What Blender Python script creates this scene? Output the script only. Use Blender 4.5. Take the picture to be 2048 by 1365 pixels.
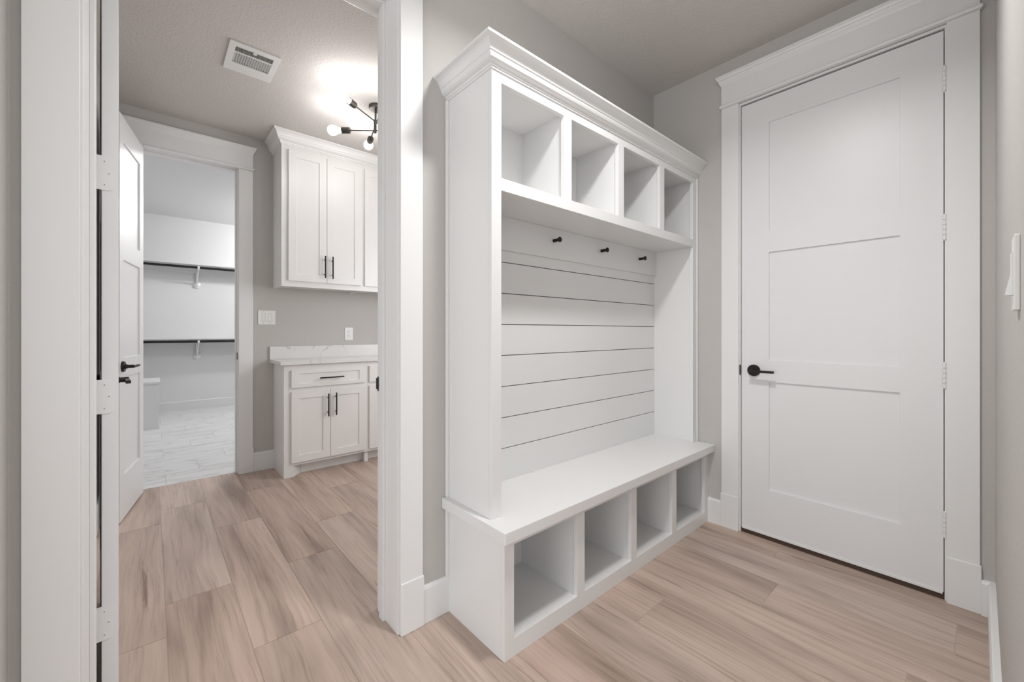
import bpy, bmesh, math, random
from mathutils import Vector, Matrix
random.seed(7)
S = bpy.context.scene
for o in list(bpy.data.objects): bpy.data.objects.remove(o)

# ------------------------------------------------------------ camera
YAW = 0.850227
cd = bpy.data.cameras.new('camera'); cam = bpy.data.objects.new('camera', cd)
S.collection.objects.link(cam); S.camera = cam
cam.location = (0, 0, 1.14)
cam.rotation_euler = (math.pi/2, 0, YAW - math.pi/2)
cd.sensor_width = 36; cd.sensor_fit = 'HORIZONTAL'
cd.lens = 36*821.29/2048
cd.shift_y = -(682.5-663.48)/2048
cd.clip_start = 0.02

# ------------------------------------------------------------ light and exposure
S.view_settings.view_transform = 'Standard'
S.view_settings.look = 'None'
S.view_settings.gamma = 1
S.view_settings.use_curve_mapping = False
S.view_settings.exposure = 0.0
W = bpy.data.worlds.new('daylight'); S.world = W; W.use_nodes = True
bg = W.node_tree.nodes['Background']
bg.inputs['Color'].default_value = (0.94, 0.97, 1.0, 1)
bg.inputs['Strength'].default_value = 1.19

def lamp(name, loc, watts, radius, col):
    l = bpy.data.lights.new(name, 'POINT'); l.energy = watts; l.shadow_soft_size = radius
    l.color = col
    o = bpy.data.objects.new(name, l); o.location = loc; S.collection.objects.link(o)
    return o
def area_light(name, loc, target, sx, sy, watts, col):
    l = bpy.data.lights.new(name, 'AREA'); l.shape = 'RECTANGLE'; l.size = sx; l.size_y = sy; l.energy = watts; l.color = col
    o = bpy.data.objects.new(name, l); o.location = loc; S.collection.objects.link(o)
    o.rotation_euler = (Vector(target)-Vector(loc)).to_track_quat('-Z', 'Z').to_euler(); return o
l = lamp('mudroom_lamp', (1.07, 0.55, 2.64), 2.0, 0.07, (1.0, 0.99, 0.98))
d = area_light('mudroom_downlight', (1.07, 0.55, 2.63), (1.07, 0.55, 0), 0.18, 0.18, 18, (1.0, 0.99, 0.98)); d.data.shape = 'DISK'; d.data.spread = math.radians(155)
area_light('hall_fill', (-2.9, 0.05, 1.25), (2.5, 0.45, 1.0), 2.2, 1.9, 31, (0.95, 0.975, 1.0))  # added unseen fill from the left, brightens the closed door side
area_light('hall_fill_behind', (0.0, -3.0, 1.35), (1.2, 1.0, 0.9), 2.2, 1.9, 4, (0.95, 0.975, 1.0))  # invented soft fill behind the camera, no window modelled there
area_light('laundry_fill', (2.30, 2.35, 1.45), (0.5, 3.3, 0.6), 1.2, 1.3, 22.5, (0.985, 0.99, 1.0))  # added fill for the laundry, out of view behind the back wall
area_light('closet_fill_front', (0.9, 5.0, 2.74), (0.9, 5.0, 0), 0.35, 0.35, 15, (0.99, 0.99, 1.0))  # extra downward fill added to lift the low cabinet and closet floor
lamp('closet_lamp', (1.75, 6.45, 2.62), 56, 0.09, (0.99, 0.99, 1.0))
BULB = 33.0

# ------------------------------------------------------------ materials
def mat(name, col, rough=0.5, metal=0.0, spec=0.5):
    m = bpy.data.materials.new(name); m.use_nodes = True
    p = m.node_tree.nodes['Principled BSDF']
    p.inputs['Base Color'].default_value = (*col, 1); p.inputs['Roughness'].default_value = rough
    p.inputs['Metallic'].default_value = metal
    p.inputs['Specular IOR Level'].default_value = spec
    return m
def N(m, t, **kw):
    n = m.node_tree.nodes.new(t)
    for k, v in kw.items(): setattr(n, k, v)
    return n
def bump(m, scale, strength, dist, detail=2.0, stretch=None):
    nt = m.node_tree; p = nt.nodes['Principled BSDF']
    g = N(m, 'ShaderNodeNewGeometry'); n = N(m, 'ShaderNodeTexNoise'); b = N(m, 'ShaderNodeBump')
    src = g.outputs['Position']
    if stretch:
        mp = N(m, 'ShaderNodeMapping'); mp.inputs['Scale'].default_value = stretch
        nt.links.new(src, mp.inputs['Vector']); src = mp.outputs['Vector']
    n.inputs['Scale'].default_value = scale; n.inputs['Detail'].default_value = detail
    b.inputs['Strength'].default_value = strength; b.inputs['Distance'].default_value = dist
    nt.links.new(src, n.inputs['Vector']); nt.links.new(n.outputs['Fac'], b.inputs['Height'])
    nt.links.new(b.outputs['Normal'], p.inputs['Normal'])
    return m
M = {}
M['wall'] = bump(mat('greige_wall_paint', (0.540, 0.520, 0.500), 0.62), 130, 0.35, 0.0022)
M['ceil'] = bump(mat('ceiling_paint', (0.65, 0.62, 0.595), 0.8), 90, 0.6, 0.004)
M['trim'] = bump(mat('white_trim_paint', (0.82, 0.82, 0.815), 0.34), 12, 0.08, 0.002, 3, (1, 1, 0.15))
M['door'] = bump(mat('white_door_paint', (0.80, 0.805, 0.81), 0.36), 14, 0.08, 0.002, 3, (1, 1, 0.15))
M['cab'] = bump(mat('white_cabinet_paint', (0.83, 0.82, 0.81), 0.33), 12, 0.06, 0.002, 3)
M['black'] = mat('matte_black_metal', (0.012, 0.011, 0.010), 0.38, 0.3)
M['dark'] = mat('dark_void', (0.010, 0.008, 0.007), 0.9)
M['sill'] = bump(mat('dark_brown_threshold', (0.070, 0.042, 0.028), 0.6), 40, 0.3, 0.003)
M['plate'] = mat('white_plastic', (0.84, 0.84, 0.83), 0.3)
M['bronze'] = mat('brushed_black_nickel', (0.09, 0.082, 0.075), 0.33, 0.85)
M['grout'] = mat('beige_grout', (0.56, 0.47, 0.41), 0.9)
M['tgrout'] = mat('grey_grout', (0.50, 0.50, 0.50), 0.9)
M['closet'] = bump(mat('closet_white_paint', (0.75, 0.75, 0.75), 0.5), 110, 0.15, 0.002)
M['screw'] = mat('screw_slot_grey', (0.10, 0.095, 0.09), 0.5, 0.3)
M['louvre'] = mat('vent_enamel', (0.42, 0.41, 0.39), 0.4)

m = M['bulb'] = bpy.data.materials.new('lit_bulb_glass'); m.use_nodes = True
p = m.node_tree.nodes['Principled BSDF']
p.inputs['Base Color'].default_value = (1, 1, 1, 1)
p.inputs['Emission Color'].default_value = (1.0, 0.985, 0.97, 1)
p.inputs['Emission Strength'].default_value = BULB

def plank_mat():
    m = mat('wood_look_porcelain', (0.4, 0.3, 0.25), 0.42)
    nt = m.node_tree; p = nt.nodes['Principled BSDF']
    tc = N(m, 'ShaderNodeTexCoord'); oi = N(m, 'ShaderNodeObjectInfo')
    sc = N(m, 'ShaderNodeVectorMath', operation='SCALE'); sc.inputs[0].default_value = (37.0, 61.0, 13.0)
    nt.links.new(oi.outputs['Random'], sc.inputs['Scale'])
    ad = N(m, 'ShaderNodeVectorMath', operation='ADD')
    nt.links.new(tc.outputs['Object'], ad.inputs[0]); nt.links.new(sc.outputs[0], ad.inputs[1])
    # a slow warp makes the bands wander across the plank
    wn = N(m, 'ShaderNodeTexNoise'); wn.inputs['Scale'].default_value = 2.2; wn.inputs['Detail'].default_value = 1.5
    wm = N(m, 'ShaderNodeMapping'); wm.inputs['Scale'].default_value = (1.6, 0.55, 1)
    nt.links.new(ad.outputs[0], wm.inputs['Vector']); nt.links.new(wm.outputs['Vector'], wn.inputs['Vector'])
    ws = N(m, 'ShaderNodeVectorMath', operation='MULTIPLY'); ws.inputs[1].default_value = (0.085, 0.0, 0.0)
    nt.links.new(wn.outputs['Color'], ws.inputs[0])
    wa = N(m, 'ShaderNodeVectorMath', operation='ADD')
    nt.links.new(ad.outputs[0], wa.inputs[0]); nt.links.new(ws.outputs[0], wa.inputs[1])
    def noise(scale, stretch, detail, rough=0.55):
        mp = N(m, 'ShaderNodeMapping'); mp.inputs['Scale'].default_value = stretch
        n = N(m, 'ShaderNodeTexNoise'); n.inputs['Scale'].default_value = scale
        n.inputs['Detail'].default_value = detail; n.inputs['Roughness'].default_value = rough
        nt.links.new(wa.outputs[0], mp.inputs['Vector']); nt.links.new(mp.outputs['Vector'], n.inputs['Vector'])
        return n.outputs['Fac']
    def ramp(fac, stops):
        r = N(m, 'ShaderNodeValToRGB'); e = r.color_ramp.elements
        e[0].position, e[0].color = stops[0][0], (*stops[0][1], 1)
        e[1].position, e[1].color = stops[-1][0], (*stops[-1][1], 1)
        for pos, c in stops[1:-1]:
            x = e.new(pos); x.color = (*c, 1)
        nt.links.new(fac, r.inputs['Fac']); return r.outputs['Color']
    def mix(a, b, f, mode='MIX'):
        x = N(m, 'ShaderNodeMix', data_type='RGBA', blend_type=mode)
        if isinstance(f, float): x.inputs[0].default_value = f
        else: nt.links.new(f, x.inputs[0])
        nt.links.new(a, x.inputs[6]); nt.links.new(b, x.inputs[7]); return x.outputs[2]
    band = ramp(noise(9.0, (1, 0.10, 1), 3.0), [(0.30, (0.267, 0.203, 0.170)), (0.44, (0.374, 0.295, 0.250)), (0.55, (0.435, 0.344, 0.294)), (0.70, (0.477, 0.386, 0.333))])
    fine = ramp(noise(70.0, (1, 0.035, 1), 4.0, 0.7), [(0.30, (0.74, 0.71, 0.69)), (0.48, (0.97, 0.97, 0.97)), (0.70, (1.10, 1.09, 1.08))])
    crack = ramp(noise(24.0, (1, 0.05, 1), 5.0, 0.6), [(0.30, (0.60, 0.54, 0.50)), (0.355, (1, 1, 1)), (1.0, (1, 1, 1))])
    tone = ramp(oi.outputs['Random'], [(0.0, (1.15, 1.12, 1.10)), (0.35, (1.29, 1.23, 1.20)), (0.7, (1.22, 1.23, 1.23)), (1.0, (1.33, 1.28, 1.25))])
    c = mix(band, fine, 1.0, 'MULTIPLY'); c = mix(c, crack, 1.0, 'MULTIPLY'); c = mix(c, tone, 1.0, 'MULTIPLY')
    nt.links.new(c, p.inputs['Base Color'])
    b = N(m, 'ShaderNodeBump'); b.inputs['Strength'].default_value = 0.12; b.inputs['Distance'].default_value = 0.001
    nt.links.new(noise(70.0, (1, 0.035, 1), 4.0, 0.7), b.inputs['Height']); nt.links.new(b.outputs['Normal'], p.inputs['Normal'])
    return m
M['plank'] = plank_mat()

def streak_mat(name, base, vein, scale, stretch, rough, lo, hi, rot=0.0, rnd=True):
    m = mat(name, base, rough); nt = m.node_tree; p = nt.nodes['Principled BSDF']
    tc = N(m, 'ShaderNodeTexCoord'); oi = N(m, 'ShaderNodeObjectInfo')
    sc = N(m, 'ShaderNodeVectorMath', operation='SCALE'); sc.inputs[0].default_value = (17.0, 29.0, 5.0)
    nt.links.new(oi.outputs['Random'], sc.inputs['Scale'])
    ad = N(m, 'ShaderNodeVectorMath', operation='ADD')
    nt.links.new(tc.outputs['Object'], ad.inputs[0]); nt.links.new(sc.outputs[0], ad.inputs[1])
    mp = N(m, 'ShaderNodeMapping'); mp.inputs['Scale'].default_value = stretch; mp.inputs['Rotation'].default_value = (0, rot, rot)
    nt.links.new(ad.outputs[0], mp.inputs['Vector'])
    n = N(m, 'ShaderNodeTexNoise'); n.inputs['Scale'].default_value = scale; n.inputs['Detail'].default_value = 5
    n.inputs['Distortion'].default_value = 0.6
    nt.links.new(mp.outputs['Vector'], n.inputs['Vector'])
    # thin veins where the noise crosses its middle value
    s = N(m, 'ShaderNodeMath', operation='SUBTRACT'); s.inputs[1].default_value = 0.5
    a = N(m, 'ShaderNodeMath', operation='ABSOLUTE')
    nt.links.new(n.outputs['Fac'], s.inputs[0]); nt.links.new(s.outputs[0], a.inputs[0])
    r = N(m, 'ShaderNodeValToRGB'); e = r.color_ramp.elements
    e[0].position, e[0].color = lo, (*vein, 1); e[1].position, e[1].color = hi, (*base, 1)
    nt.links.new(a.outputs[0], r.inputs['Fac']); nt.links.new(r.outputs['Color'], p.inputs['Base Color'])
    return m
M['tile'] = streak_mat('marble_look_tile', (0.74, 0.74, 0.735), (0.50, 0.50, 0.495), 4.0, (0.35, 3.2, 1), 0.3, 0.0, 0.030)
M['quartz'] = streak_mat('white_veined_quartz', (0.78, 0.77, 0.76), (0.55, 0.53, 0.51), 3.2, (1, 1, 1), 0.22, 0.0, 0.012, 0.7)

# ------------------------------------------------------------ mesh helpers
class MB:
    def __init__(s): s.bm = bmesh.new()
    def box(s, x0, x1, y0, y1, z0, z1):
        v = [s.bm.verts.new((x, y, z)) for x in (x0, x1) for y in (y0, y1) for z in (z0, z1)]
        for f in ((0,1,3,2),(4,6,7,5),(0,4,5,1),(2,3,7,6),(0,2,6,4),(1,5,7,3)):
            s.bm.faces.new([v[i] for i in f])
        return s
    def prism(s, pts, a0, a1, fn):
        """2D polygon pts extruded from a0 to a1; fn(u, v, a) gives the 3D point"""
        A = [s.bm.verts.new(fn(u, v, a0)) for u, v in pts]; B = [s.bm.verts.new(fn(u, v, a1)) for u, v in pts]
        n = len(pts)
        for i in range(n): s.bm.faces.new((A[i], A[(i+1) % n], B[(i+1) % n], B[i]))
        s.bm.faces.new(A[::-1]); s.bm.faces.new(B); return s
    def plate(s, us, vs, solid, t, fn):
        """board of thickness t with holes: cells of the grid us x vs where solid(i, j)"""
        vt = {}
        def V(i, j, k):
            if (i, j, k) not in vt: vt[i, j, k] = s.bm.verts.new(fn(us[i], vs[j], t*k))
            return vt[i, j, k]
        nu, nv = len(us)-1, len(vs)-1
        ok = lambda i, j: 0 <= i < nu and 0 <= j < nv and solid(i, j)
        for i in range(nu):
            for j in range(nv):
                if not ok(i, j): continue
                for k in (0, 1): s.bm.faces.new((V(i,j,k), V(i+1,j,k), V(i+1,j+1,k), V(i,j+1,k)))
                if not ok(i-1, j): s.bm.faces.new((V(i,j,0), V(i,j+1,0), V(i,j+1,1), V(i,j,1)))
                if not ok(i+1, j): s.bm.faces.new((V(i+1,j,0), V(i+1,j+1,0), V(i+1,j+1,1), V(i+1,j,1)))
                if not ok(i, j-1): s.bm.faces.new((V(i,j,0), V(i+1,j,0), V(i+1,j,1), V(i,j,1)))
                if not ok(i, j+1): s.bm.faces.new((V(i,j+1,0), V(i+1,j+1,0), V(i+1,j+1,1), V(i,j+1,1)))
        return s
    def cyl(s, p0, p1, r0, r1=None, n=20):
        r1 = r0 if r1 is None else r1
        return s.lathe(p0, p1, [(0, 0), (r0, 0), (r1, 1), (0, 1)], n)
    def lathe(s, p0, p1, prof, n=24):
        """prof: (radius, position along p0-p1 as a fraction)"""
        p0, p1 = Vector(p0), Vector(p1); d = (p1-p0); L = d.length; d.normalize()
        a = Vector((0, 0, 1)) if abs(d.z) < 0.9 else Vector((1, 0, 0))
        e1 = d.cross(a).normalized(); e2 = d.cross(e1)
        rings = []
        for r, t in prof:
            c = p0 + d*L*t
            if r < 1e-6: rings.append([s.bm.verts.new(c)])
            else: rings.append([s.bm.verts.new(c + e1*r*math.cos(2*math.pi*k/n) + e2*r*math.sin(2*math.pi*k/n)) for k in range(n)])
        for A, B in zip(rings, rings[1:]):
            for k in range(n):
                k2 = (k+1) % n
                if len(A) == 1 and len(B) == 1: continue
                if len(A) == 1: s.bm.faces.new((A[0], B[k], B[k2]))
                elif len(B) == 1: s.bm.faces.new((A[k], A[k2], B[0]))
                else: s.bm.faces.new((A[k], A[k2], B[k2], B[k]))
        return s
    def sweep(s, path, prof):
        """mitred moulding: plan polyline path, prof = closed list of (out, z); out is to the right of travel"""
        P = [Vector(p) for p in path]; n = len(P); rings = []
        for i in range(n):
            ds = []
            if i > 0: ds.append((P[i]-P[i-1]).normalized())
            if i < n-1: ds.append((P[i+1]-P[i]).normalized())
            ns = [Vector((d.y, -d.x)) for d in ds]
            m = ns[0] if len(ns) == 1 else (ns[0]+ns[1]) / (1 + ns[0].dot(ns[1]))
            rings.append([s.bm.verts.new((P[i].x+m.x*o, P[i].y+m.y*o, z)) for o, z in prof])
        k = len(prof)
        for A, B in zip(rings, rings[1:]):
            for j in range(k): s.bm.faces.new((A[j], A[(j+1) % k], B[(j+1) % k], B[j]))
        s.bm.faces.new(rings[0]); s.bm.faces.new(rings[-1][::-1]); return s
    def build(s, name, m, parent=None, bevel=0.0, smooth=False, origin=None, seg=2):
        bm = s.bm
        bmesh.ops.recalc_face_normals(bm, faces=bm.faces)
        if bevel:
            bmesh.ops.dissolve_limit(bm, angle_limit=0.01, verts=bm.verts, edges=bm.edges)
            es = [e for e in bm.edges if len(e.link_faces) == 2 and e.calc_face_angle(0) > 0.6]
            bmesh.ops.bevel(bm, geom=es, offset=bevel, segments=seg, affect='EDGES', profile=0.5, clamp_overlap=True)
        if origin is None: origin = getattr(parent, 'base', None) if False else (BASE.get(parent.name, (0,0,0)) if parent else (0, 0, 0))
        bmesh.ops.translate(bm, verts=bm.verts, vec=-Vector(origin))
        me = bpy.data.meshes.new(name); bm.to_mesh(me); bm.free(); me.materials.append(m)
        if smooth:
            for f in me.polygons: f.use_smooth = True
            try: me.set_sharp_from_angle(angle=math.radians(40))
            except Exception: pass
        o = bpy.data.objects.new(name, me); S.collection.objects.link(o)
        if parent: o.parent = parent; BASE[o.name] = BASE.get(parent.name, (0, 0, 0))
        else: o.location = origin; BASE[o.name] = tuple(origin)
        return o
BASE = {}
def tag(o, label=None, cat=None, group=None, kind=None):
    if label: o['label'] = label
    if cat: o['category'] = cat
    if group: o['group'] = group
    if kind: o['kind'] = kind
    return o
def empty(name, loc, rz=0.0, world=True, **kw):
    o = bpy.data.objects.new(name, None); S.collection.objects.link(o)
    o.location = loc; o.rotation_euler = (0, 0, rz); o.empty_display_size = 0.1
    BASE[o.name] = tuple(loc) if world else (0, 0, 0)      # world: parts are drawn in room coordinates
    return tag(o, **kw)
def copy_tree(o, parent=None):
    c = o.copy(); S.collection.objects.link(c); c.parent = parent
    BASE[c.name] = BASE.get(o.name, (0, 0, 0))
    for ch in list(o.children): copy_tree(ch, c)
    return c
XZ = lambda y0: (lambda u, v, w: (u, y0+w, v))     # board facing -Y, thickness grows to +Y
YZ = lambda x0: (lambda u, v, w: (x0+w, u, v))     # board facing -X
XY = lambda z0: (lambda u, v, w: (u, v, z0+w))
ring = lambda i, j: not (i == 1 and j == 1)

# ============================================================ room shell
CEI = 2.715
def st(mb, name, m, label, cat, **kw):
    return tag(mb.build(name, m, **kw), label, cat, kind='structure')
# back wall of the mudroom, with the doorway to the laundry
b = MB(); b.plate([-3.2, -0.142, 0.712, 2.66], [0, 2.459, CEI], lambda i, j: not (i == 1 and j == 0), 0.182, XZ(1.438))
st(b, 'wall_back', M['wall'], 'greige painted wall behind the white bench unit, with an open doorway', 'wall')
b = MB().plate([-0.042-0.0, 0.080, 0.913, 1.438], [0, 2.440, CEI], lambda i, j: not (i == 1 and j == 0), 0.137, YZ(2.523))
st(b, 'wall_door_side', M['wall'], 'greige painted wall around the tall closed white door', 'wall')
st(MB().box(0.85, 2.66, -0.20, -0.042, 0, CEI), 'wall_right', M['wall'], 'greige textured wall at the right edge carrying the white rocker switch', 'wall')
st(MB().box(-0.36, -0.242, 1.28, 1.438, 0, CEI), 'wall_left', M['wall'], 'narrow strip of greige wall at the far left edge', 'wall')
# laundry walls
b = MB().plate([-0.36, -0.094, 0.536, 2.66], [0, 2.459, CEI+0.12], lambda i, j: not (i == 1 and j == 0), 0.127, XZ(3.903))
st(b, 'wall_far', M['wall'], 'greige wall behind the laundry cabinets with the closet doorway', 'wall')
st(MB().box(-0.36, -0.242, 1.62, 3.903, 0, CEI), 'wall_laundry_left', M['wall'], 'wall behind the open white doors on the left', 'wall')
st(MB().box(2.52, 2.66, 1.62, 3.903, 0, CEI), 'wall_laundry_right', M['wall'], 'laundry wall hidden behind the door jamb', 'wall')
# closet walls
st(MB().box(-1.0, 2.6, 7.65, 7.75, 0, 2.79), 'wall_closet_back', M['closet'], 'white closet wall carrying two shelves with black rods', 'wall')
st(MB().box(-1.1, -1.0, 4.03, 7.75, 0, 2.79), 'wall_closet_left', M['closet'], 'white closet wall on the left beyond the low cabinet', 'wall')
st(MB().box(2.6, 2.7, 4.03, 7.75, 0, 2.79), 'wall_closet_right', M['closet'], 'white closet wall on the right', 'wall')
st(MB().box(-1.1, -0.36, 3.93, 4.03, 0, 2.79), 'wall_closet_front', M['closet'], 'white wall inside the closet beside its doorway', 'wall')
# ceilings
st(MB().box(-3.2, 2.66, -3.2, 3.903, CEI, CEI+0.1), 'ceiling', M['ceil'], 'greige textured ceiling over the mudroom and laundry', 'ceiling')
st(MB().box(-1.1, 2.7, 4.03, 7.75, 2.79, 2.89), 'ceiling_closet', M['closet'], 'pale ceiling of the walk-in closet', 'ceiling')

# floor: bed + planks + closet tiles
FL = st(MB().box(-3.2, 2.7, -3.2, 7.75, -0.06, -0.0014), 'floor', M['grout'], 'wood-look plank floor running on into a pale tiled closet', 'floor')
PW, PL, X0 = 0.2315, 1.196, 0.0432
joint = {-2: 2.6, -1: 3.195, 0: 3.43, 1: 2.913, 2: 3.441, 3: 2.62, 4: 3.12, 5: 3.72, 6: 3.28, 7: 2.55, 8: 2.992, 9: 2.45, 10: 3.082, 11: 2.7}
shared = {}
G = 0.0011
for k in range(-9, 11):
    a, c = X0+PW*k, X0+PW*(k+1)
    c = min(c, 2.532)
    top = 3.975 if k >= -2 else 1.438
    if c-a < 0.02: continue
    y = joint.get(k, 0.41*k) % PL - 4*PL
    while y < top:
        lo, hi = max(y, -2.4), min(y+PL, top)
        if hi-lo > 0.02:
            key = (round(c-a, 4), round(hi-lo, 4))
            cx, cy = (a+c)/2, (lo+hi)/2
            if key in shared:
                o = bpy.data.objects.new('plank', shared[key]); S.collection.objects.link(o)
            else:
                hx, hy = (c-a)/2-G, (hi-lo)/2-G
                mb = MB().box(-hx, hx, -hy, hy, -0.0014, 0)
                o = mb.build('plank', M['plank'], origin=(0, 0, 0))
                shared[key] = o.data
            o.parent = FL; o.location = (cx, cy, 0)
        y += PL
shared = {}
row = 0; y = 3.977
while y < 7.65:
    lo, hi = y, min(y+0.298, 7.65)
    x = 0.082+0.217*row - 0.65*4
    while x < 2.6:
        a, c = max(x, -1.0), min(x+0.65, 2.6)
        if c-a > 0.02:
            key = (round(c-a, 4), round(hi-lo, 4))
            if key in shared:
                o = bpy.data.objects.new('tile', shared[key]); S.collection.objects.link(o)
            else:
                hx, hy = (c-a)/2-0.0014, (hi-lo)/2-0.0012
                o = MB().box(-hx, hx, -hy, hy, -0.0014, 0).build('tile', M['tile'], origin=(0, 0, 0)); shared[key] = o.data
            o.parent = FL; o.location = ((a+c)/2, (lo+hi)/2, 0)
        x += 0.65
    y += 0.298; row += 1
MB().box(-1.0, 2.6, 3.9755, 7.65, -0.0014, -0.0008).build('grout_bed', M['tgrout'], FL)

# ------------------------------------------------------------ baseboards
BP = lambda t, h: [(0, 0), (t, 0), (t, h-0.012), (t-0.004, h-0.003), (t-0.008, h), (0, h)]
def base_run(path, name, label, t=0.013, h=0.145, m='trim'):
    return st(MB().sweep(path, BP(t, h)), name, M[m], label, 'baseboard')
# path direction: the room is on the right of travel
base_run([(0.911, 1.438), (0.790, 1.438)][::-1], 'baseboard_back', 'short white baseboard between doorway casing and white bench unit')
base_run([(2.523, 1.077), (2.523, 1.0035)], 'baseboard_door_side', 'short white baseboard between bench unit and tall closed door')
b = MB().sweep([(2.523, -0.0045), (2.523, -0.042), (0.85, -0.042)], BP(0.021, 0.140))
st(b, 'baseboard_right', M['trim'], 'white baseboard running along the right wall under the switch', 'baseboard')
base_run([(0.6215, 3.903), (0.768, 3.903)], 'baseboard_far', 'short white baseboard between closet door casing and base cabinet', 0.013, 0.152)
base_run([(-1.0, 7.65), (2.6, 7.65)], 'baseboard_closet', 'white baseboard along the closet back wall', 0.013, 0.13, 'closet')
base_run([(-0.242, 1.62), (-0.242, 3.903)], 'baseboard_laundry_left', 'white baseboard behind the open doors')

# ------------------------------------------------------------ door surrounds
def surround(name, label, u0, u1, T, zt=2.440, cw=0.0945, side=1, legs=(1, 1), pl=True, rev=0.006):
    """casing around an opening u0..u1; T(u, out, z) gives room coordinates, out = away from the wall"""
    root = empty(name, T((u0+u1)/2, 0, 0), label=label, cat='door trim', kind='structure')
    def b(ua, ub, o0, o1, za, zb, nm, bev=0.0015):
        p, q = T(ua, o0, za), T(ub, o1, zb)
        lo = [min(i, j) for i, j in zip(p, q)]; hi = [max(i, j) for i, j in zip(p, q)]
        return MB().box(lo[0], hi[0], lo[1], hi[1], lo[2], hi[2]).build(nm, M['trim'], root, bevel=bev)
    for s, (ua, ub) in enumerate(((u0-rev-cw, u0-rev), (u1+rev, u1+rev+cw))):
        if not legs[s]: continue
        b(ua, ub, 0, 0.014, 0.19 if pl else 0, zt, 'casing')
        if pl:
            e = 0.004
            xa, xb = (ua-e, ub) if s == 0 else (ua, ub+e)
            b(xa, xb, 0, 0.019, 0, 0.195, 'plinth_block', 0.003)
    A, B = u0-rev-cw, u1+rev+cw
    b(A-0.009, B+0.009, 0, 0.030, zt, zt+0.018, 'head_bead', 0.006)
    b(A, B, 0, 0.016, zt+0.018, zt+0.137, 'frieze_board')
    prof = [(0, 2.572), (0.017, 2.572), (0.019, 2.580), (0.026, 2.590), (0.028, 2.600), (0.033, 2.601), (0.036, 2.612), (0.040, 2.614), (0.040, 2.624), (0, 2.624)]
    prof = [(o, z-2.440+zt) for o, z in prof]
    mb = MB(); P = [T(A, 0, 0), T(A, 0.0001, 0), T(B, 0.0001, 0), T(B, 0, 0)]
    # run along the frieze with short returns into the wall
    a0, a1, b1, b0 = T(A+0.012, 0.0, 0), T(A+0.012, 0.0, 0), T(B-0.012, 0.0, 0), T(B-0.012, 0.0, 0)
    n = len(prof); rings = []
    for (u, sgn) in ((A, -1), (B, 1)):
        rings.append([mb.bm.verts.new(T(u + sgn*max(0, o-0.014)*0.9, o, z)) for o, z in prof])
    for j in range(n): mb.bm.faces.new((rings[0][j], rings[0][(j+1) % n], rings[1][(j+1) % n], rings[1][j]))
    mb.bm.faces.new(rings[0]); mb.bm.faces.new(rings[1][::-1])
    mb.build('head_crown', M['trim'], root)
    return root
surround('trim_1', 'white casing and crowned header around the tall closed door', 0.098, 0.899, lambda u, o, z: (2.523-o, u, z), zt=2.440, cw=0.0935)
surround('trim_2', 'white casing round the doorway left of the bench unit', -0.123, 0.693, lambda u, o, z: (u, 1.438-o, z), cw=0.092)
surround('trim_3', 'white laundry-side casing of the doorway left of the bench unit', -0.123, 0.693, lambda u, o, z: (u, 1.620+o, z), cw=0.092, legs=(0, 1))
surround('trim_4', 'white casing and crowned header around the closet doorway', -0.075, 0.517, lambda u, o, z: (u, 3.903-o, z), cw=0.096)
# jambs
def jamb(name, label, root_loc, parts):
    r = empty(name, root_loc, label=label, cat='door jamb', kind='structure')
    for nm, bx in parts: MB().box(*bx).build(nm, M['trim'], r, bevel=0.0015)
    return r
j = jamb('trim_5', 'white jamb lining the doorway left of the bench unit', (0.285, 1.53, 0), [
    ('jamb_leg', (-0.142, -0.123, 1.438, 1.620, 0, 2.440)), ('jamb_leg', (0.693, 0.712, 1.438, 1.620, 0, 2.440)),
    ('jamb_head', (-0.142, 0.712, 1.438, 1.620, 2.440, 2.459)),
    ('door_stop', (-0.123, -0.112, 1.545, 1.582, 0, 2.440)), ('door_stop', (0.682, 0.693, 1.545, 1.582, 0, 2.440)),
    ('door_stop', (-0.112, 0.682, 1.545, 1.582, 2.429, 2.440))])
sp = MB().box(0.6905, 0.6932, 1.588, 1.617, 0.899, 0.957); sp.box(0.6895, 0.6932, 1.612, 1.628, 0.905, 0.951)
tag(sp.build('strike_plate', M['black'], j, bevel=0.0008), 'black strike plate')
j = jamb('trim_6', 'white jamb lining the closet doorway', (0.22, 3.96, 0), [
    ('jamb_leg', (-0.094, -0.075, 3.903, 4.030, 0, 2.440)), ('jamb_leg', (0.517, 0.536, 3.903, 4.030, 0, 2.440)),
    ('jamb_head', (-0.094, 0.536, 3.903, 4.030, 2.440, 2.459)),
    ('door_stop', (-0.075, -0.064, 3.942, 3.978, 0, 2.440)), ('door_stop', (0.506, 0.517, 3.942, 3.978, 0, 2.440)),
    ('door_stop', (-0.064, 0.506, 3.942, 3.978, 2.429, 2.440))])
tag(MB().box(0.5145, 0.5172, 3.906, 3.936, 0.915, 0.972).build('strike_plate', M['black'], j, bevel=0.0008), 'black strike plate')
j = jamb('trim_7', 'white jamb edge framing the tall closed door', (2.55, 0.5, 0), [
    ('jamb_leg', (2.523, 2.640, 0.080, 0.098, 0, 2.428)), ('jamb_leg', (2.523, 2.640, 0.899, 0.913, 0, 2.428)),
    ('jamb_head', (2.523, 2.640, 0.080, 0.913, 2.428, 2.440))])
tag(MB().box(2.520, 2.5235, 0.8975, 0.9035, 0.893, 0.951).build('strike_plate', M['black'], j, bevel=0.0008), 'black strike plate')
MB().box(2.60, 2.655, 0.099, 0.898, 0.001, 2.427).build('backing', M['dark'], j)
tag(MB().box(2.533, 2.60, 0.0985, 0.8985, -0.002, 0.022).build('threshold', M['sill'], bevel=0.002), 'dark brown threshold strip under the tall closed door', 'threshold', kind='structure')

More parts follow.
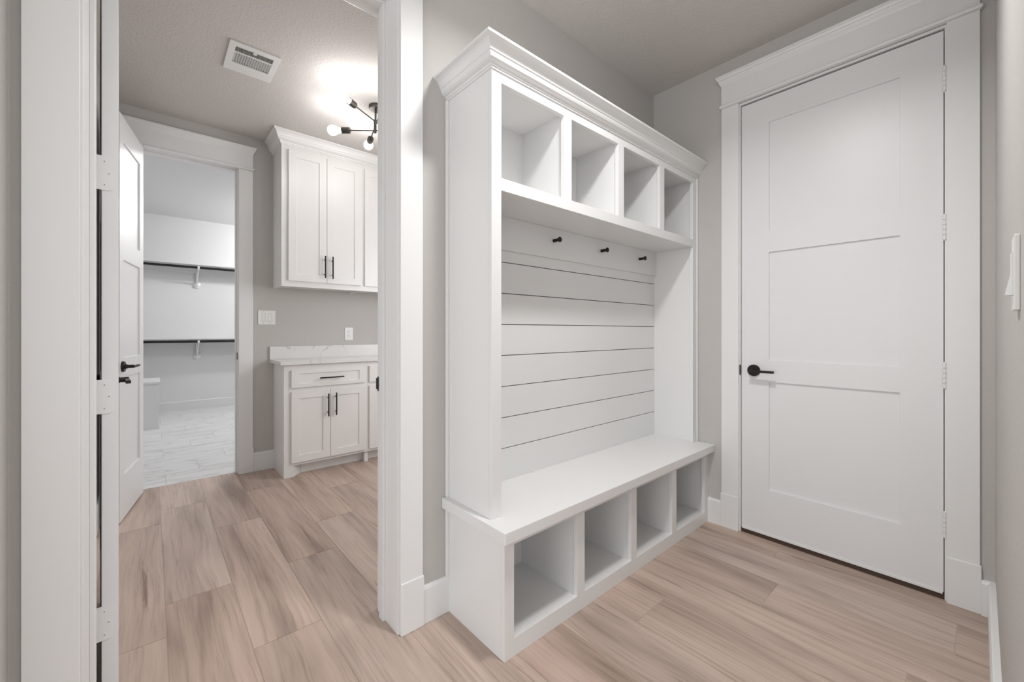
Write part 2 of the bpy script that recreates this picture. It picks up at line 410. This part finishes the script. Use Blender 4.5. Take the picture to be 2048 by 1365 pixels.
# ------------------------------------------------------------ interior doors
def slab_parts(root, w, h, t, z0, stile, rails, m='door'):
    """local frame: x along the width from the hinge, y through the thickness, z up"""
    us = [0, stile, w-stile, w]; vs = rails
    mb = MB().plate(us, vs, lambda i, j: not (i == 1 and j % 2 == 1), t, XZ(0))
    mb.build('door_frame', M[m], root, bevel=0.0012)
    for k in range(1, len(vs)-1, 2):
        MB().box(stile-0.004, w-stile+0.004, 0.009, t-0.009, vs[k]-0.004, vs[k+1]+0.004).build('panel', M[m], root)
RAILS = [0.0, 0.245, 0.834, 0.952, 1.543, 1.660, 2.255, 2.390]

def lever(root, x, z, y_face, out, toward, m='black', pr=0.0):
    """rose + spindle + flat lever; out = -1/+1 side of the slab along local y, toward = -1/+1 along x"""
    r = MB()
    r.lathe((x, y_face, z), (x, y_face+out*0.012, z), [(0, 0), (0.0325, 0), (0.0325, 0.6), (0.030, 1), (0, 1)], 32)
    rose = r.build('handle_rose', M[m], root, smooth=True)
    s = MB().lathe((x, y_face+out*0.012, z), (x, y_face+out*0.052, z), [(0, 0), (0.013, 0), (0.013, 0.25), (0.0105, 0.35), (0.0105, 1), (0, 1)], 24)
    s.build('spindle', M[m], rose, smooth=True)
    l = MB(); a, b = sorted((x-toward*0.012, x+toward*0.112)); c, d = sorted((y_face+out*(0.044-pr), y_face+out*(0.060-pr)))
    l.box(a, b, c, d, z-0.0075, z+0.0055)
    l.build('lever', M[m], rose, bevel=0.002)
    return rose

def knuckle(root, x, y, z, h=0.105, n=5):
    mb = MB(); r = 0.0062; seg = h/n
    for k in range(n):
        mb.lathe((x, y, z-h/2+k*seg+0.0006), (x, y, z-h/2+(k+1)*seg-0.0006), [(0, 0), (r, 0.0), (r, 1), (0, 1)], 16)
    mb.lathe((x, y, z+h/2), (x, y, z+h/2+0.004), [(0, 0), (r*0.9, 0), (r*0.6, 1), (0, 1)], 16)
    mb.lathe((x, y, z-h/2-0.004), (x, y, z-h/2), [(0, 0), (r*0.6, 0), (r*0.9, 1), (0, 1)], 16)
    return mb.build('hinge', M['trim'], root, smooth=True)

# door_1: the tall closed door, hinged on its right; local x runs towards +Y, local y = into the wall (+X)
D1 = empty('door_1', (2.5295, 0.101, 0.030), math.pi/2, world=False, label='tall closed white three-panel door with black lever, at the right', cat='door', kind='structure')
def flipY(root):                     # local (x, y) with x -> +Y and y -> -X : use negative thickness so the slab sits in the wall
    return root
us = [0, 0.136, 0.657, 0.795]
mb = MB().plate(us, RAILS, lambda i, j: not (i == 1 and j % 2 == 1), 0.035, lambda u, v, w: (u, -w, v)); mb.build('door_frame', M['door'], D1, bevel=0.0012)
for k in (1, 3, 5):
    MB().box(0.132, 0.661, -0.026, -0.009, RAILS[k]-0.004, RAILS[k+1]+0.004).build('panel', M['door'], D1)
lever(D1, 0.731, 0.893, 0.0, 1, -1)
MB().box(0.003, 0.792, 0.0, 0.004, -0.006, 0.004).build('door_sweep', M['trim'], D1)
tag(MB().box(0.7952, 0.7962, -0.030, -0.004, 0.870, 0.915).build('latch_plate', M['black'], D1), 'black latch plate')
for z in (2.211, 1.582, 0.953, 0.321): knuckle(D1, -0.003, 0.007, z-0.030)

# door_2: laundry door standing open, edge-on to the camera; local x from the hinge into the laundry, local y to the left
a2 = math.radians(90+4.1)
D2 = empty('door_2', (-0.0712, 1.6425, 0.012), a2, world=False, label='open white door seen edge-on at left, showing its white hinges', cat='door', kind='structure')
RA2 = [0.0, 0.263, 0.852, 0.970, 1.561, 1.678, 2.273, 2.422]
slab_parts(D2, 0.800, 2.422, 0.035, 0, 0.136, RA2)
lever(D2, 0.735, 0.925, 0.0, -1, -1, pr=0.006)
lever(D2, 0.735, 0.925, 0.035, 1, -1)
for zc in (2.235, 1.590, 0.955, 0.312):
    z = zc-0.012; r = 0.014
    # leaf screwed to the hinge edge of the slab, reaching across the gap to its barrel
    pts = [(-0.018, -0.0485), (0.026-r, -0.0485)] + [(0.026-r+r*math.sin(t), -0.0485+r-r*math.cos(t)) for t in [math.pi/2*i/6 for i in range(1, 7)]] + \
          [(0.026-r+r*math.cos(t), 0.0485-r+r*math.sin(t)) for t in [math.pi/2*i/6 for i in range(0, 7)]] + [(-0.018, 0.0485)]
    leaf = MB().prism([(0.035-u, v+z) for u, v in pts], -0.0022, -0.0002, lambda u, v, a: (a, u, v))
    hg = leaf.build('hinge', M['trim'], D2)
    sc = MB()
    for u, v in ((0.006, 0.033), (0.015, 0.0), (0.006, -0.033)):
        sc.lathe((-0.0022, 0.035-u, z+v), (-0.0028, 0.035-u, z+v), [(0, 0), (0.0036, 0), (0.0030, 1), (0, 1)], 12)
    sc.build('screw', M['trim'], hg)
    sl = MB()
    for u, v in ((0.006, 0.033), (0.015, 0.0), (0.006, -0.033)):
        sl.lathe((-0.0028, 0.035-u, z+v), (-0.0030, 0.035-u, z+v), [(0, 0), (0.0013, 0), (0.0013, 1), (0, 1)], 8)
    sl.build('screw_recess', M['screw'], hg)
    kn = MB(); hseg = 0.097/5
    for k in range(5):
        kn.lathe((-0.002, 0.035+0.0205, z-0.0485+k*hseg+0.0006), (-0.002, 0.035+0.0205, z-0.0485+(k+1)*hseg-0.0006), [(0, 0), (0.006, 0), (0.006, 1), (0, 1)], 14)
    kn.build('hinge_barrel', M['trim'], hg, smooth=True)

# door_3: narrow closet door swung into the laundry
a3 = math.atan2(3.34-3.895, -0.142+0.043)
D3 = empty('door_3', (-0.0425, 3.878, 0.012), a3, world=False, label='narrow open white panel door beside the closet doorway', cat='door', kind='structure')
us = [0, 0.095, 0.472, 0.555]
mb = MB().plate(us, RA2, lambda i, j: not (i == 1 and j % 2 == 1), 0.035, lambda u, v, w: (u, -w, v)); mb.build('door_frame', M['door'], D3, bevel=0.0012)
for k in (1, 3, 5):
    MB().box(0.091, 0.476, -0.026, -0.009, RA2[k]-0.004, RA2[k+1]+0.004).build('panel', M['door'], D3)
lever(D3, 0.505, 0.918, 0.0, 1, -1)
tag(MB().box(0.555, 0.5562, -0.030, -0.004, 0.885, 0.948).build('latch_plate', M['bronze'], D3), 'dark latch plate on the door edge')

# ============================================================ hall tree (bench with cubbies, shiplap and hooks)
HT = empty('hall_tree', (1.717, 1.25, 0), label='white built-in bench with shiplap back, black hooks and open cubbies', cat='storage bench')
T = M['trim']
X_ = [0.911, 0.956, 1.298, 1.346, 1.688, 1.736, 2.077, 2.125, 2.467, 2.523]
# lower face frame and boxes
lf = MB().plate(X_, [0, 0.065, 0.394, 0.425], lambda i, j: not (j == 1 and i % 2 == 1), 0.019, XZ(1.077))
lf.build('lower_face_frame', T, HT, bevel=0.001)
MB().box(0.911, 0.930, 1.096, 1.436, 0, 0.425).build('lower_side_panel', T, HT)
MB().box(2.495, 2.522, 1.096, 1.436, 0, 0.425).build('lower_side_panel', T, HT)
MB().box(0.930, 2.495, 1.420, 1.436, 0.0, 0.425).build('lower_back_panel', T, HT)
MB().box(0.930, 2.495, 1.096, 1.420, 0.040, 0.058).build('cubby_floor', T, HT)
for x in (1.322, 1.712, 2.101):
    MB().box(x-0.017, x+0.017, 1.096, 1.420, 0.058, 0.425).build('lower_divider', T, HT)
MB().box(0.883, 2.522, 1.040, 1.437, 0.425, 0.467).build('bench_seat', T, HT, bevel=0.0025)
# upper face frame
uf = MB().plate(X_, [0.467, 1.653, 1.699, 2.044, 2.090], lambda i, j: not (j == 2 and i % 2 == 1) and not (j == 0 and 0 < i < 8), 0.019, XZ(1.147))
uf.build('upper_face_frame', T, HT, bevel=0.001)
MB().box(0.911, 0.930, 1.166, 1.436, 0.467, 2.090).build('upper_side_panel', T, HT)
MB().box(2.488, 2.522, 1.166, 1.436, 0.467, 2.090).build('upper_side_panel', T, HT)
MB().box(0.930, 2.488, 1.166, 1.427, 1.655, 1.690).build('shelf', T, HT)
MB().box(0.930, 2.488, 1.166, 1.427, 2.060, 2.088).build('top_panel', T, HT)
MB().box(0.930, 2.488, 1.427, 1.436, 0.467, 2.088).build('back_panel', M['screw'], HT)
MB().box(0.930, 2.488, 1.414, 1.427, 1.690, 2.060).build('cubby_back', T, HT)
for x in (1.322, 1.712, 2.101):
    MB().box(x-0.0165, x+0.0165, 1.166, 1.414, 1.690, 2.060).build('upper_divider', T, HT)
zs = [0.467, 0.613, 0.752, 0.892, 1.032, 1.172, 1.312, 1.452, 1.655]
for a, c in zip(zs, zs[1:]):
    lo = a+0.0018 if a > 0.5 else a; hi = c-0.0018 if c < 1.6 else c
    MB().box(0.930, 2.488, 1.414, 1.427, lo, hi).build('shiplap_board', T, HT, bevel=0.0006, seg=1)
HR = MB().box(0.930, 2.488, 1.400, 1.414, 1.505, 1.655).build('hook_rail', T, HT, bevel=0.002)
for x in (1.116, 1.506, 1.896, 2.286):
    hk = MB().lathe((x, 1.400, 1.592), (x, 1.355, 1.592), [(0, 0), (0.0085, 0), (0.0078, 0.70), (0.0085, 0.78), (0.0125, 0.84), (0.0135, 0.90), (0.0125, 0.97), (0.009, 1.0), (0, 1.0)], 24)
    tag(hk.build('coat_hook', M['black'], HT, smooth=True), 'black round peg hook')
cp = [(0, 2.079), (0.005, 2.079), (0.006, 2.0855), (0.010, 2.0865), (0.011, 2.093), (0.015, 2.0945), (0.021, 2.097), (0.027, 2.102), (0.031, 2.109), (0.033, 2.116),
      (0.036, 2.118), (0.038, 2.124), (0.042, 2.132), (0.047, 2.139), (0.054, 2.1445), (0.061, 2.147), (0.067, 2.149), (0.068, 2.157), (0, 2.157)]
MB().sweep([(0.911, 1.4375), (0.911, 1.147), (2.5225, 1.147)][::-1], [(-o, z) for o, z in cp]).build('crown_molding', T, HT)
MB().box(0.911, 2.522, 1.150, 1.437, 2.088, 2.150).build('cabinet_top', T, HT)
sc = MB().box(0.8985, 0.911, 1.424, 1.4375, 0.467, 2.079); sc.build('scribe_strip', T, HT, bevel=0.003)
sc = MB().box(0.8985, 0.911, 1.424, 1.4375, 0.146, 0.425); sc.build('scribe_strip', T, HT, bevel=0.003)
sc = MB().box(2.509, 2.5225, 1.139, 1.147, 0.467, 2.079); sc.build('scribe_strip', T, HT, bevel=0.003)

# ============================================================ laundry cabinets
C = M['cab']
def pull(parent, p0, p1, out=(0, -1, 0)):
    """bar pull between two end points lying 28 mm off the face"""
    p0, p1, o = Vector(p0), Vector(p1), Vector(out); d = (p1-p0)
    mb = MB().cyl(p0, p1, 0.0055, n=14)
    for t in (0.17, 0.83):
        q = p0+d*t; mb.cyl(q-o*0.027, q, 0.0042, n=10)
    return tag(mb.build('bar_pull', M['black'], parent, smooth=True), 'black bar pull')
def shaker(parent, x0, x1, z0, z1, y, name='door', rail=0.057, t=0.018):
    mb = MB().plate([x0, x0+rail, x1-rail, x1], [z0, z0+rail*(0.55 if name == 'drawer_front' else 1), z1-rail*(0.55 if name == 'drawer_front' else 1), z1], ring, t, XZ(y))
    d = mb.build(name, C, parent, bevel=0.0012)
    rr = rail*(0.55 if name == 'drawer_front' else 1)
    MB().box(x0+rail-0.003, x1-rail+0.003, y+0.007, y+t-0.001, z0+rr-0.003, z1-rr+0.003).build('door_panel' if name == 'door' else 'drawer_panel', C, d)
    return d
def wall_unit(x0, x1, doors, label):
    r = empty('wall_cabinet', ((x0+x1)/2, 3.75, 1.498), label=label, cat='cabinet', group='laundry wall cabinets')
    st_ = [x0, doors[0][0]+0.012, doors[-1][1]-0.012, x1]
    MB().plate(st_, [1.498, 1.555, 2.57, 2.640], ring, 0.019, XZ(3.608)).build('face_frame', C, r, bevel=0.001)
    for a in (x0, x1-0.016): MB().box(a, a+0.016, 3.627, 3.902, 1.498, 2.640).build('side_panel', C, r)
    MB().box(x0+0.016, x1-0.016, 3.627, 3.902, 1.510, 1.526).build('bottom_panel', C, r)
    MB().box(x0+0.016, x1-0.016, 3.627, 3.902, 2.60, 2.616).build('top_panel', C, r)
    MB().box(x0+0.016, x1-0.016, 3.886, 3.902, 1.526, 2.60).build('back_panel', C, r)
    out = []
    for a, c in doors: out.append(shaker(r, a, c, 1.543, 2.582, 3.590))
    return r, out
r, d = wall_unit(0.765, 1.403, [(0.811, 1.0985), (1.1015, 1.387)], 'double-door white wall cabinet left of the doorway edge')
pull(d[0], (1.080, 3.562, 1.582), (1.080, 3.562, 1.765)); pull(d[1], (1.140, 3.562, 1.580), (1.140, 3.562, 1.763))
r, d = wall_unit(1.403, 2.041, [(1.421, 1.7085), (1.7115, 1.997)], 'white wall cabinet partly hidden by the door jamb')
pull(d[0], (1.690, 3.562, 1.582), (1.690, 3.562, 1.765)); pull(d[1], (1.730, 3.562, 1.582), (1.730, 3.562, 1.765))
kp = [(0, 2.614), (0.006, 2.614), (0.007, 2.622), (0.012, 2.624), (0.014, 2.634), (0.022, 2.640), (0.031, 2.650), (0.035, 2.662), (0.038, 2.665), (0.042, 2.680), (0.050, 2.694), (0.058, 2.700), (0.062, 2.703), (0.063, 2.713), (0, 2.713)]
kc = MB().sweep([(0.765, 3.9025), (0.765, 3.608), (2.041, 3.608)][::-1], [(-o, z) for o, z in kp])
tag(kc.build('crown_molding', C, origin=(1.4, 3.7, 2.614)), 'white crown molding topping the wall cabinets up to the ceiling', 'molding')

def base_unit(x0, x1, doors, drawer, label, leg):
    r = empty('base_cabinet', ((x0+x1)/2, 3.7, 0), label=label, cat='cabinet', group='laundry base cabinets')
    us = [x0, doors[0][0]+0.012, doors[-1][1]-0.012, x1]
    MB().plate(us, [0.088, 0.13, 0.655, 0.710, 0.825, 0.880], lambda i, j: not (i == 1 and j in (1, 3)), 0.019, XZ(3.545)).build('face_frame', C, r, bevel=0.001)
    for a in (x0, x1-0.016): MB().box(a, a+0.016, 3.564, 3.902, 0.0, 0.880).build('side_panel', C, r)
    MB().box(x0+0.016, x1-0.016, 3.564, 3.902, 0.088, 0.104).build('bottom_panel', C, r)
    MB().box(x0+0.016, x1-0.016, 3.886, 3.902, 0.104, 0.880).build('back_panel', C, r)
    MB().box(x0+(0.141 if leg else 0.017), x1-0.017, 3.622, 3.636, 0.0, 0.088).build('toe_kick', C, r)
    if leg:
        pts = [(x0, 3.545), (x0+0.066, 3.545), (x0+0.140, 3.622), (x0+0.140, 3.636), (x0+0.0165, 3.636), (x0+0.0165, 3.5635), (x0, 3.5635)]
        MB().prism(pts, 0.0, 0.088, lambda u, v, a: (u, v, a)).build('corner_foot', C, r, bevel=0.001)
    ds = [shaker(r, a, c, 0.112, 0.668, 3.527) for a, c in doors]
    dw = shaker(r, drawer[0], drawer[1], 0.698, 0.838, 3.527, 'drawer_front')
    return r, ds, dw
r, d, w = base_unit(0.768, 1.420, [(0.818, 1.1075), (1.1105, 1.402)], (0.818, 1.404), 'white two-door base cabinet with one drawer, nearest the closet', True)
pull(d[0], (1.086, 3.499, 0.449), (1.086, 3.499, 0.634)); pull(d[1], (1.148, 3.499, 0.451), (1.148, 3.499, 0.636))
pull(w, (1.020, 3.499, 0.7655), (1.209, 3.499, 0.7655))
r, d, w = base_unit(1.420, 2.072, [(1.437, 1.727), (1.730, 2.022)], (1.437, 2.022), 'white base cabinet partly hidden by the door jamb', False)
pull(d[0], (1.705, 3.499, 0.449), (1.705, 3.499, 0.634)); pull(d[1], (1.752, 3.499, 0.449), (1.752, 3.499, 0.634))
pull(w, (1.635, 3.499, 0.7655), (1.824, 3.499, 0.7655))
ct = empty('countertop', (1.4, 3.7, 0.880), label='white veined quartz countertop with short backsplash', cat='countertop')
MB().box(0.738, 2.10, 3.512, 3.9025, 0.880, 0.909).build('counter_slab', M['quartz'], ct, bevel=0.0025)
MB().box(0.738, 2.10, 3.883, 3.9025, 0.909, 1.014).build('backsplash', M['quartz'], ct, bevel=0.0015)

# ------------------------------------------------------------ switch plates and outlet
def sw_far():
    r = empty('light_switch', (0.716, 3.903, 1.255), label='white double rocker switch plate beside the closet casing', cat='light switch')
    p = MB().plate([0.656, 0.683, 0.709, 0.728, 0.754, 0.781], [1.197, 1.220, 1.290, 1.314], lambda i, j: not (j == 1 and i in (1, 3)), 0.006, XZ(3.897))
    p.build('switch_plate', M['plate'], r, bevel=0.0012)
    for a in (0.684, 0.729):
        mb = MB().prism([(3.8955, 1.221), (3.8995, 1.2895), (3.902, 1.2895), (3.902, 1.221)], a, a+0.024, lambda u, v, q: (q, u, v))
        mb.build('rocker', M['plate'], r)
    for a in (0.696, 0.741):
        for z in (1.208, 1.303):
            MB().lathe((a, 3.897, z), (a, 3.8962, z), [(0, 0), (0.0022, 0), (0.0018, 1), (0, 1)], 10).build('screw', M['louvre'], r)
sw_far()
def outlet():
    r = empty('wall_outlet', (1.389, 3.903, 1.118), label='white wall outlet above the quartz countertop', cat='outlet')
    MB().plate([1.352, 1.3735, 1.4055, 1.427], [1.060, 1.085, 1.152, 1.177], ring, 0.006, XZ(3.897)).build('outlet_plate', M['plate'], r, bevel=0.0012)
    MB().box(1.374, 1.405, 3.8958, 3.902, 1.0855, 1.1515).build('receptacle', M['plate'], r, bevel=0.001)
    s = MB()
    for z in (1.103, 1.136):
        s.box(1.3835, 1.3855, 3.8952, 3.8962, z-0.004, z+0.005); s.box(1.3925, 1.3945, 3.8952, 3.8962, z-0.0035, z+0.0045)
        s.lathe((1.389, 3.8962, z-0.010), (1.389, 3.8952, z-0.010), [(0, 0), (0.0022, 0), (0.0022, 1), (0, 1)], 8)
    tag(s.build('outlet_slots', M['screw'], r), 'dark outlet slots')
outlet()
def sw_right():
    r = empty('light_switch', (1.053, -0.042, 1.233), label='white rocker switch plate on the wall at the right edge', cat='light switch')
    fn = lambda u, v, w: (u, -0.042+w, v)
    MB().plate([1.018, 1.036, 1.070, 1.088], [1.174, 1.198, 1.268, 1.293], ring, 0.0065, fn).build('switch_plate', M['plate'], r, bevel=0.0015)
    mb = MB().prism([(-0.0415, 1.1985), (-0.0415, 1.2675), (-0.0335, 1.2675), (-0.0335, 1.234), (-0.0275, 1.2005), (-0.0290, 1.1985)], 1.037, 1.069, lambda u, v, q: (q, u, v))
    mb.build('rocker', M['plate'], r)
sw_right()

# ------------------------------------------------------------ ceiling vent
V = empty('ceiling_vent', (0.44, 2.80, CEI), label='white metal ceiling air vent above the closet doorway', cat='vent')
zt = CEI
fr = MB().plate([0.317, 0.349, 0.531, 0.561], [2.652, 2.693, 2.742, 2.752, 2.862, 2.955], lambda i, j: not (i == 1 and j in (1, 3)), 0.008, XY(zt-0.0085))
fr.build('vent_frame', M['plate'], V, bevel=0.002)
MB().box(0.345, 0.535, 2.688, 2.866, zt-0.0006, zt-0.0001).build('vent_shadow_box', M['dark'], V)
for y in (2.703, 2.7155, 2.728):
    MB().box(0.349, 0.531, y, y+0.0016, zt-0.0065, zt-0.002).build('slat', M['louvre'], V)
for i in range(7):
    x = 0.349+0.182*(i+0.5)/7
    MB().box(x-0.0012, x+0.0012, 2.693, 2.742, zt-0.005, zt-0.0015).build('crossbar', M['louvre'], V)
for i in range(15):
    x = 0.349+0.182*(i+0.5)/15
    mb = MB().prism([(x-0.0044, zt-0.0015), (x-0.0038, zt-0.0010), (x+0.0046, zt-0.0066), (x+0.0040, zt-0.0074)], 2.752, 2.8545, lambda u, v, a: (u, a, v))
    mb.build('louver_blade', M['plate'], V)
MB().box(0.430, 0.448, 2.688, 2.700, zt-0.016, zt-0.0085).build('damper_lever', M['plate'], V, bevel=0.001)

# ------------------------------------------------------------ branching ceiling light
LC = Vector((1.172, 2.780, 0))
L = empty('ceiling_light', (LC.x, LC.y, CEI), label='black branching ceiling light with bare glowing bulbs', cat='ceiling light')
MB().lathe((LC.x+0.010, LC.y+0.005, CEI-0.0003), (LC.x+0.010, LC.y+0.005, CEI-0.024), [(0, 0), (0.050, 0), (0.050, 0.75), (0.046, 1), (0, 1)], 36).build('canopy', M['bronze'], L, smooth=True)
MB().cyl((LC.x+0.004, LC.y, CEI-0.024), (LC.x, LC.y, 2.525), 0.0065, n=16).build('stem', M['bronze'], L, smooth=True)
hub = MB().lathe((LC.x, LC.y, 2.615), (LC.x, LC.y, 2.525), [(0, 0), (0.010, 0.0), (0.010, 1), (0, 1)], 20); hub.build('hub', M['bronze'], L, smooth=True)
def arm(dx, dy, z, ln):
    d = Vector((dx, dy, 0)).normalized()
    p0 = Vector((LC.x, LC.y, z)) - d*ln; p1 = Vector((LC.x, LC.y, z)) + d*ln
    am = MB().cyl(p0, p1, 0.0042, n=12).build('arm', M['bronze'], L, smooth=True)
    for q, e in ((p1, d), (p0, -d)):
        s = MB().lathe(q-e*0.016, q+e*0.046, [(0, 0), (0.007, 0.0), (0.009, 0.08), (0.0205, 0.10), (0.0215, 0.22), (0.0215, 1.0), (0, 1.0)], 24)
        s.build('socket', M['bronze'], L, smooth=True)
        g = MB().lathe(q+e*0.046, q+e*0.142, [(0, 0), (0.014, 0.0), (0.016, 0.12), (0.022, 0.30), (0.0300, 0.50), (0.0330, 0.68), (0.0310, 0.82), (0.0220, 0.93), (0.010, 0.985), (0, 1.0)], 28)
        tag(g.build('bulb', M['bulb'], L, smooth=True), 'glowing bulb')
arm(-0.28, -0.17, 2.604, 0.225)
arm(-0.21, 0.178, 2.541, 0.185)
arm(0.077, 0.306, 2.572, 0.215)

# ------------------------------------------------------------ closet fittings
def closet_shelf(z, label, brx):
    r = empty('closet_shelf', (0.6, 7.5, z), label=label, cat='shelf', group='closet hanging shelves')
    MB().box(-0.99, 2.59, 7.345, 7.649, z, z+0.018).build('shelf_board', M['closet'], r, bevel=0.001)
    MB().box(-0.99, 2.59, 7.631, 7.649, z-0.085, z).build('cleat', M['closet'], r, bevel=0.001)
    tag(MB().cyl((-0.985, 7.385, z-0.033), (2.585, 7.385, z-0.033), 0.0165, n=20).build('hanging_rod', M['black'], r, smooth=True), 'black hanging rod')
    for x in brx:
        b = MB().box(x-0.012, x+0.012, 7.36, 7.64, z-0.005, z)          # arm under the board
        b.prism([(7.632, z-0.255), (7.632, z-0.235), (7.372, z-0.045), (7.372, z-0.062)], x-0.007, x+0.007, lambda u, v, a: (a, u, v))
        b.box(x-0.016, x+0.016, 7.626, 7.636, z-0.30, z-0.085)
        b.lathe((x, 7.640, z-0.262), (x, 7.612, z-0.262), [(0, 0), (0.045, 0), (0.045, 0.3), (0.026, 0.6), (0.018, 1), (0, 1)], 20)
        # hook that holds the rod
        pts = [(7.385+0.021*math.cos(t), z-0.033+0.021*math.sin(t)) for t in [math.pi*(0.55+k*0.11) for k in range(11)]]
        pts += [(7.385+0.029*math.cos(t), z-0.033+0.029*math.sin(t)) for t in [math.pi*(1.65-k*0.11) for k in range(11)]]
        b.prism(pts, x-0.012, x+0.012, lambda u, v, a: (a, u, v))
        tag(b.build('bracket', M['plate'], r), 'white rod bracket')
closet_shelf(2.088, 'upper white closet shelf with black hanging rod below', (0.508, 1.7))
closet_shelf(1.030, 'lower white closet shelf with black hanging rod below', (0.508, 1.7))
lb = empty('low_cabinet', (-0.4, 6.6, 0), label='low white cabinet on the pale closet tiles, behind the open door', cat='cabinet')
MB().box(-0.95, 0.068, 6.352, 6.89, 0.0, 0.525).build('cabinet_body', M['closet'], lb, bevel=0.001)
MB().box(-0.95, 0.078, 6.342, 6.89, 0.525, 0.553).build('cabinet_top', M['closet'], lb, bevel=0.002)
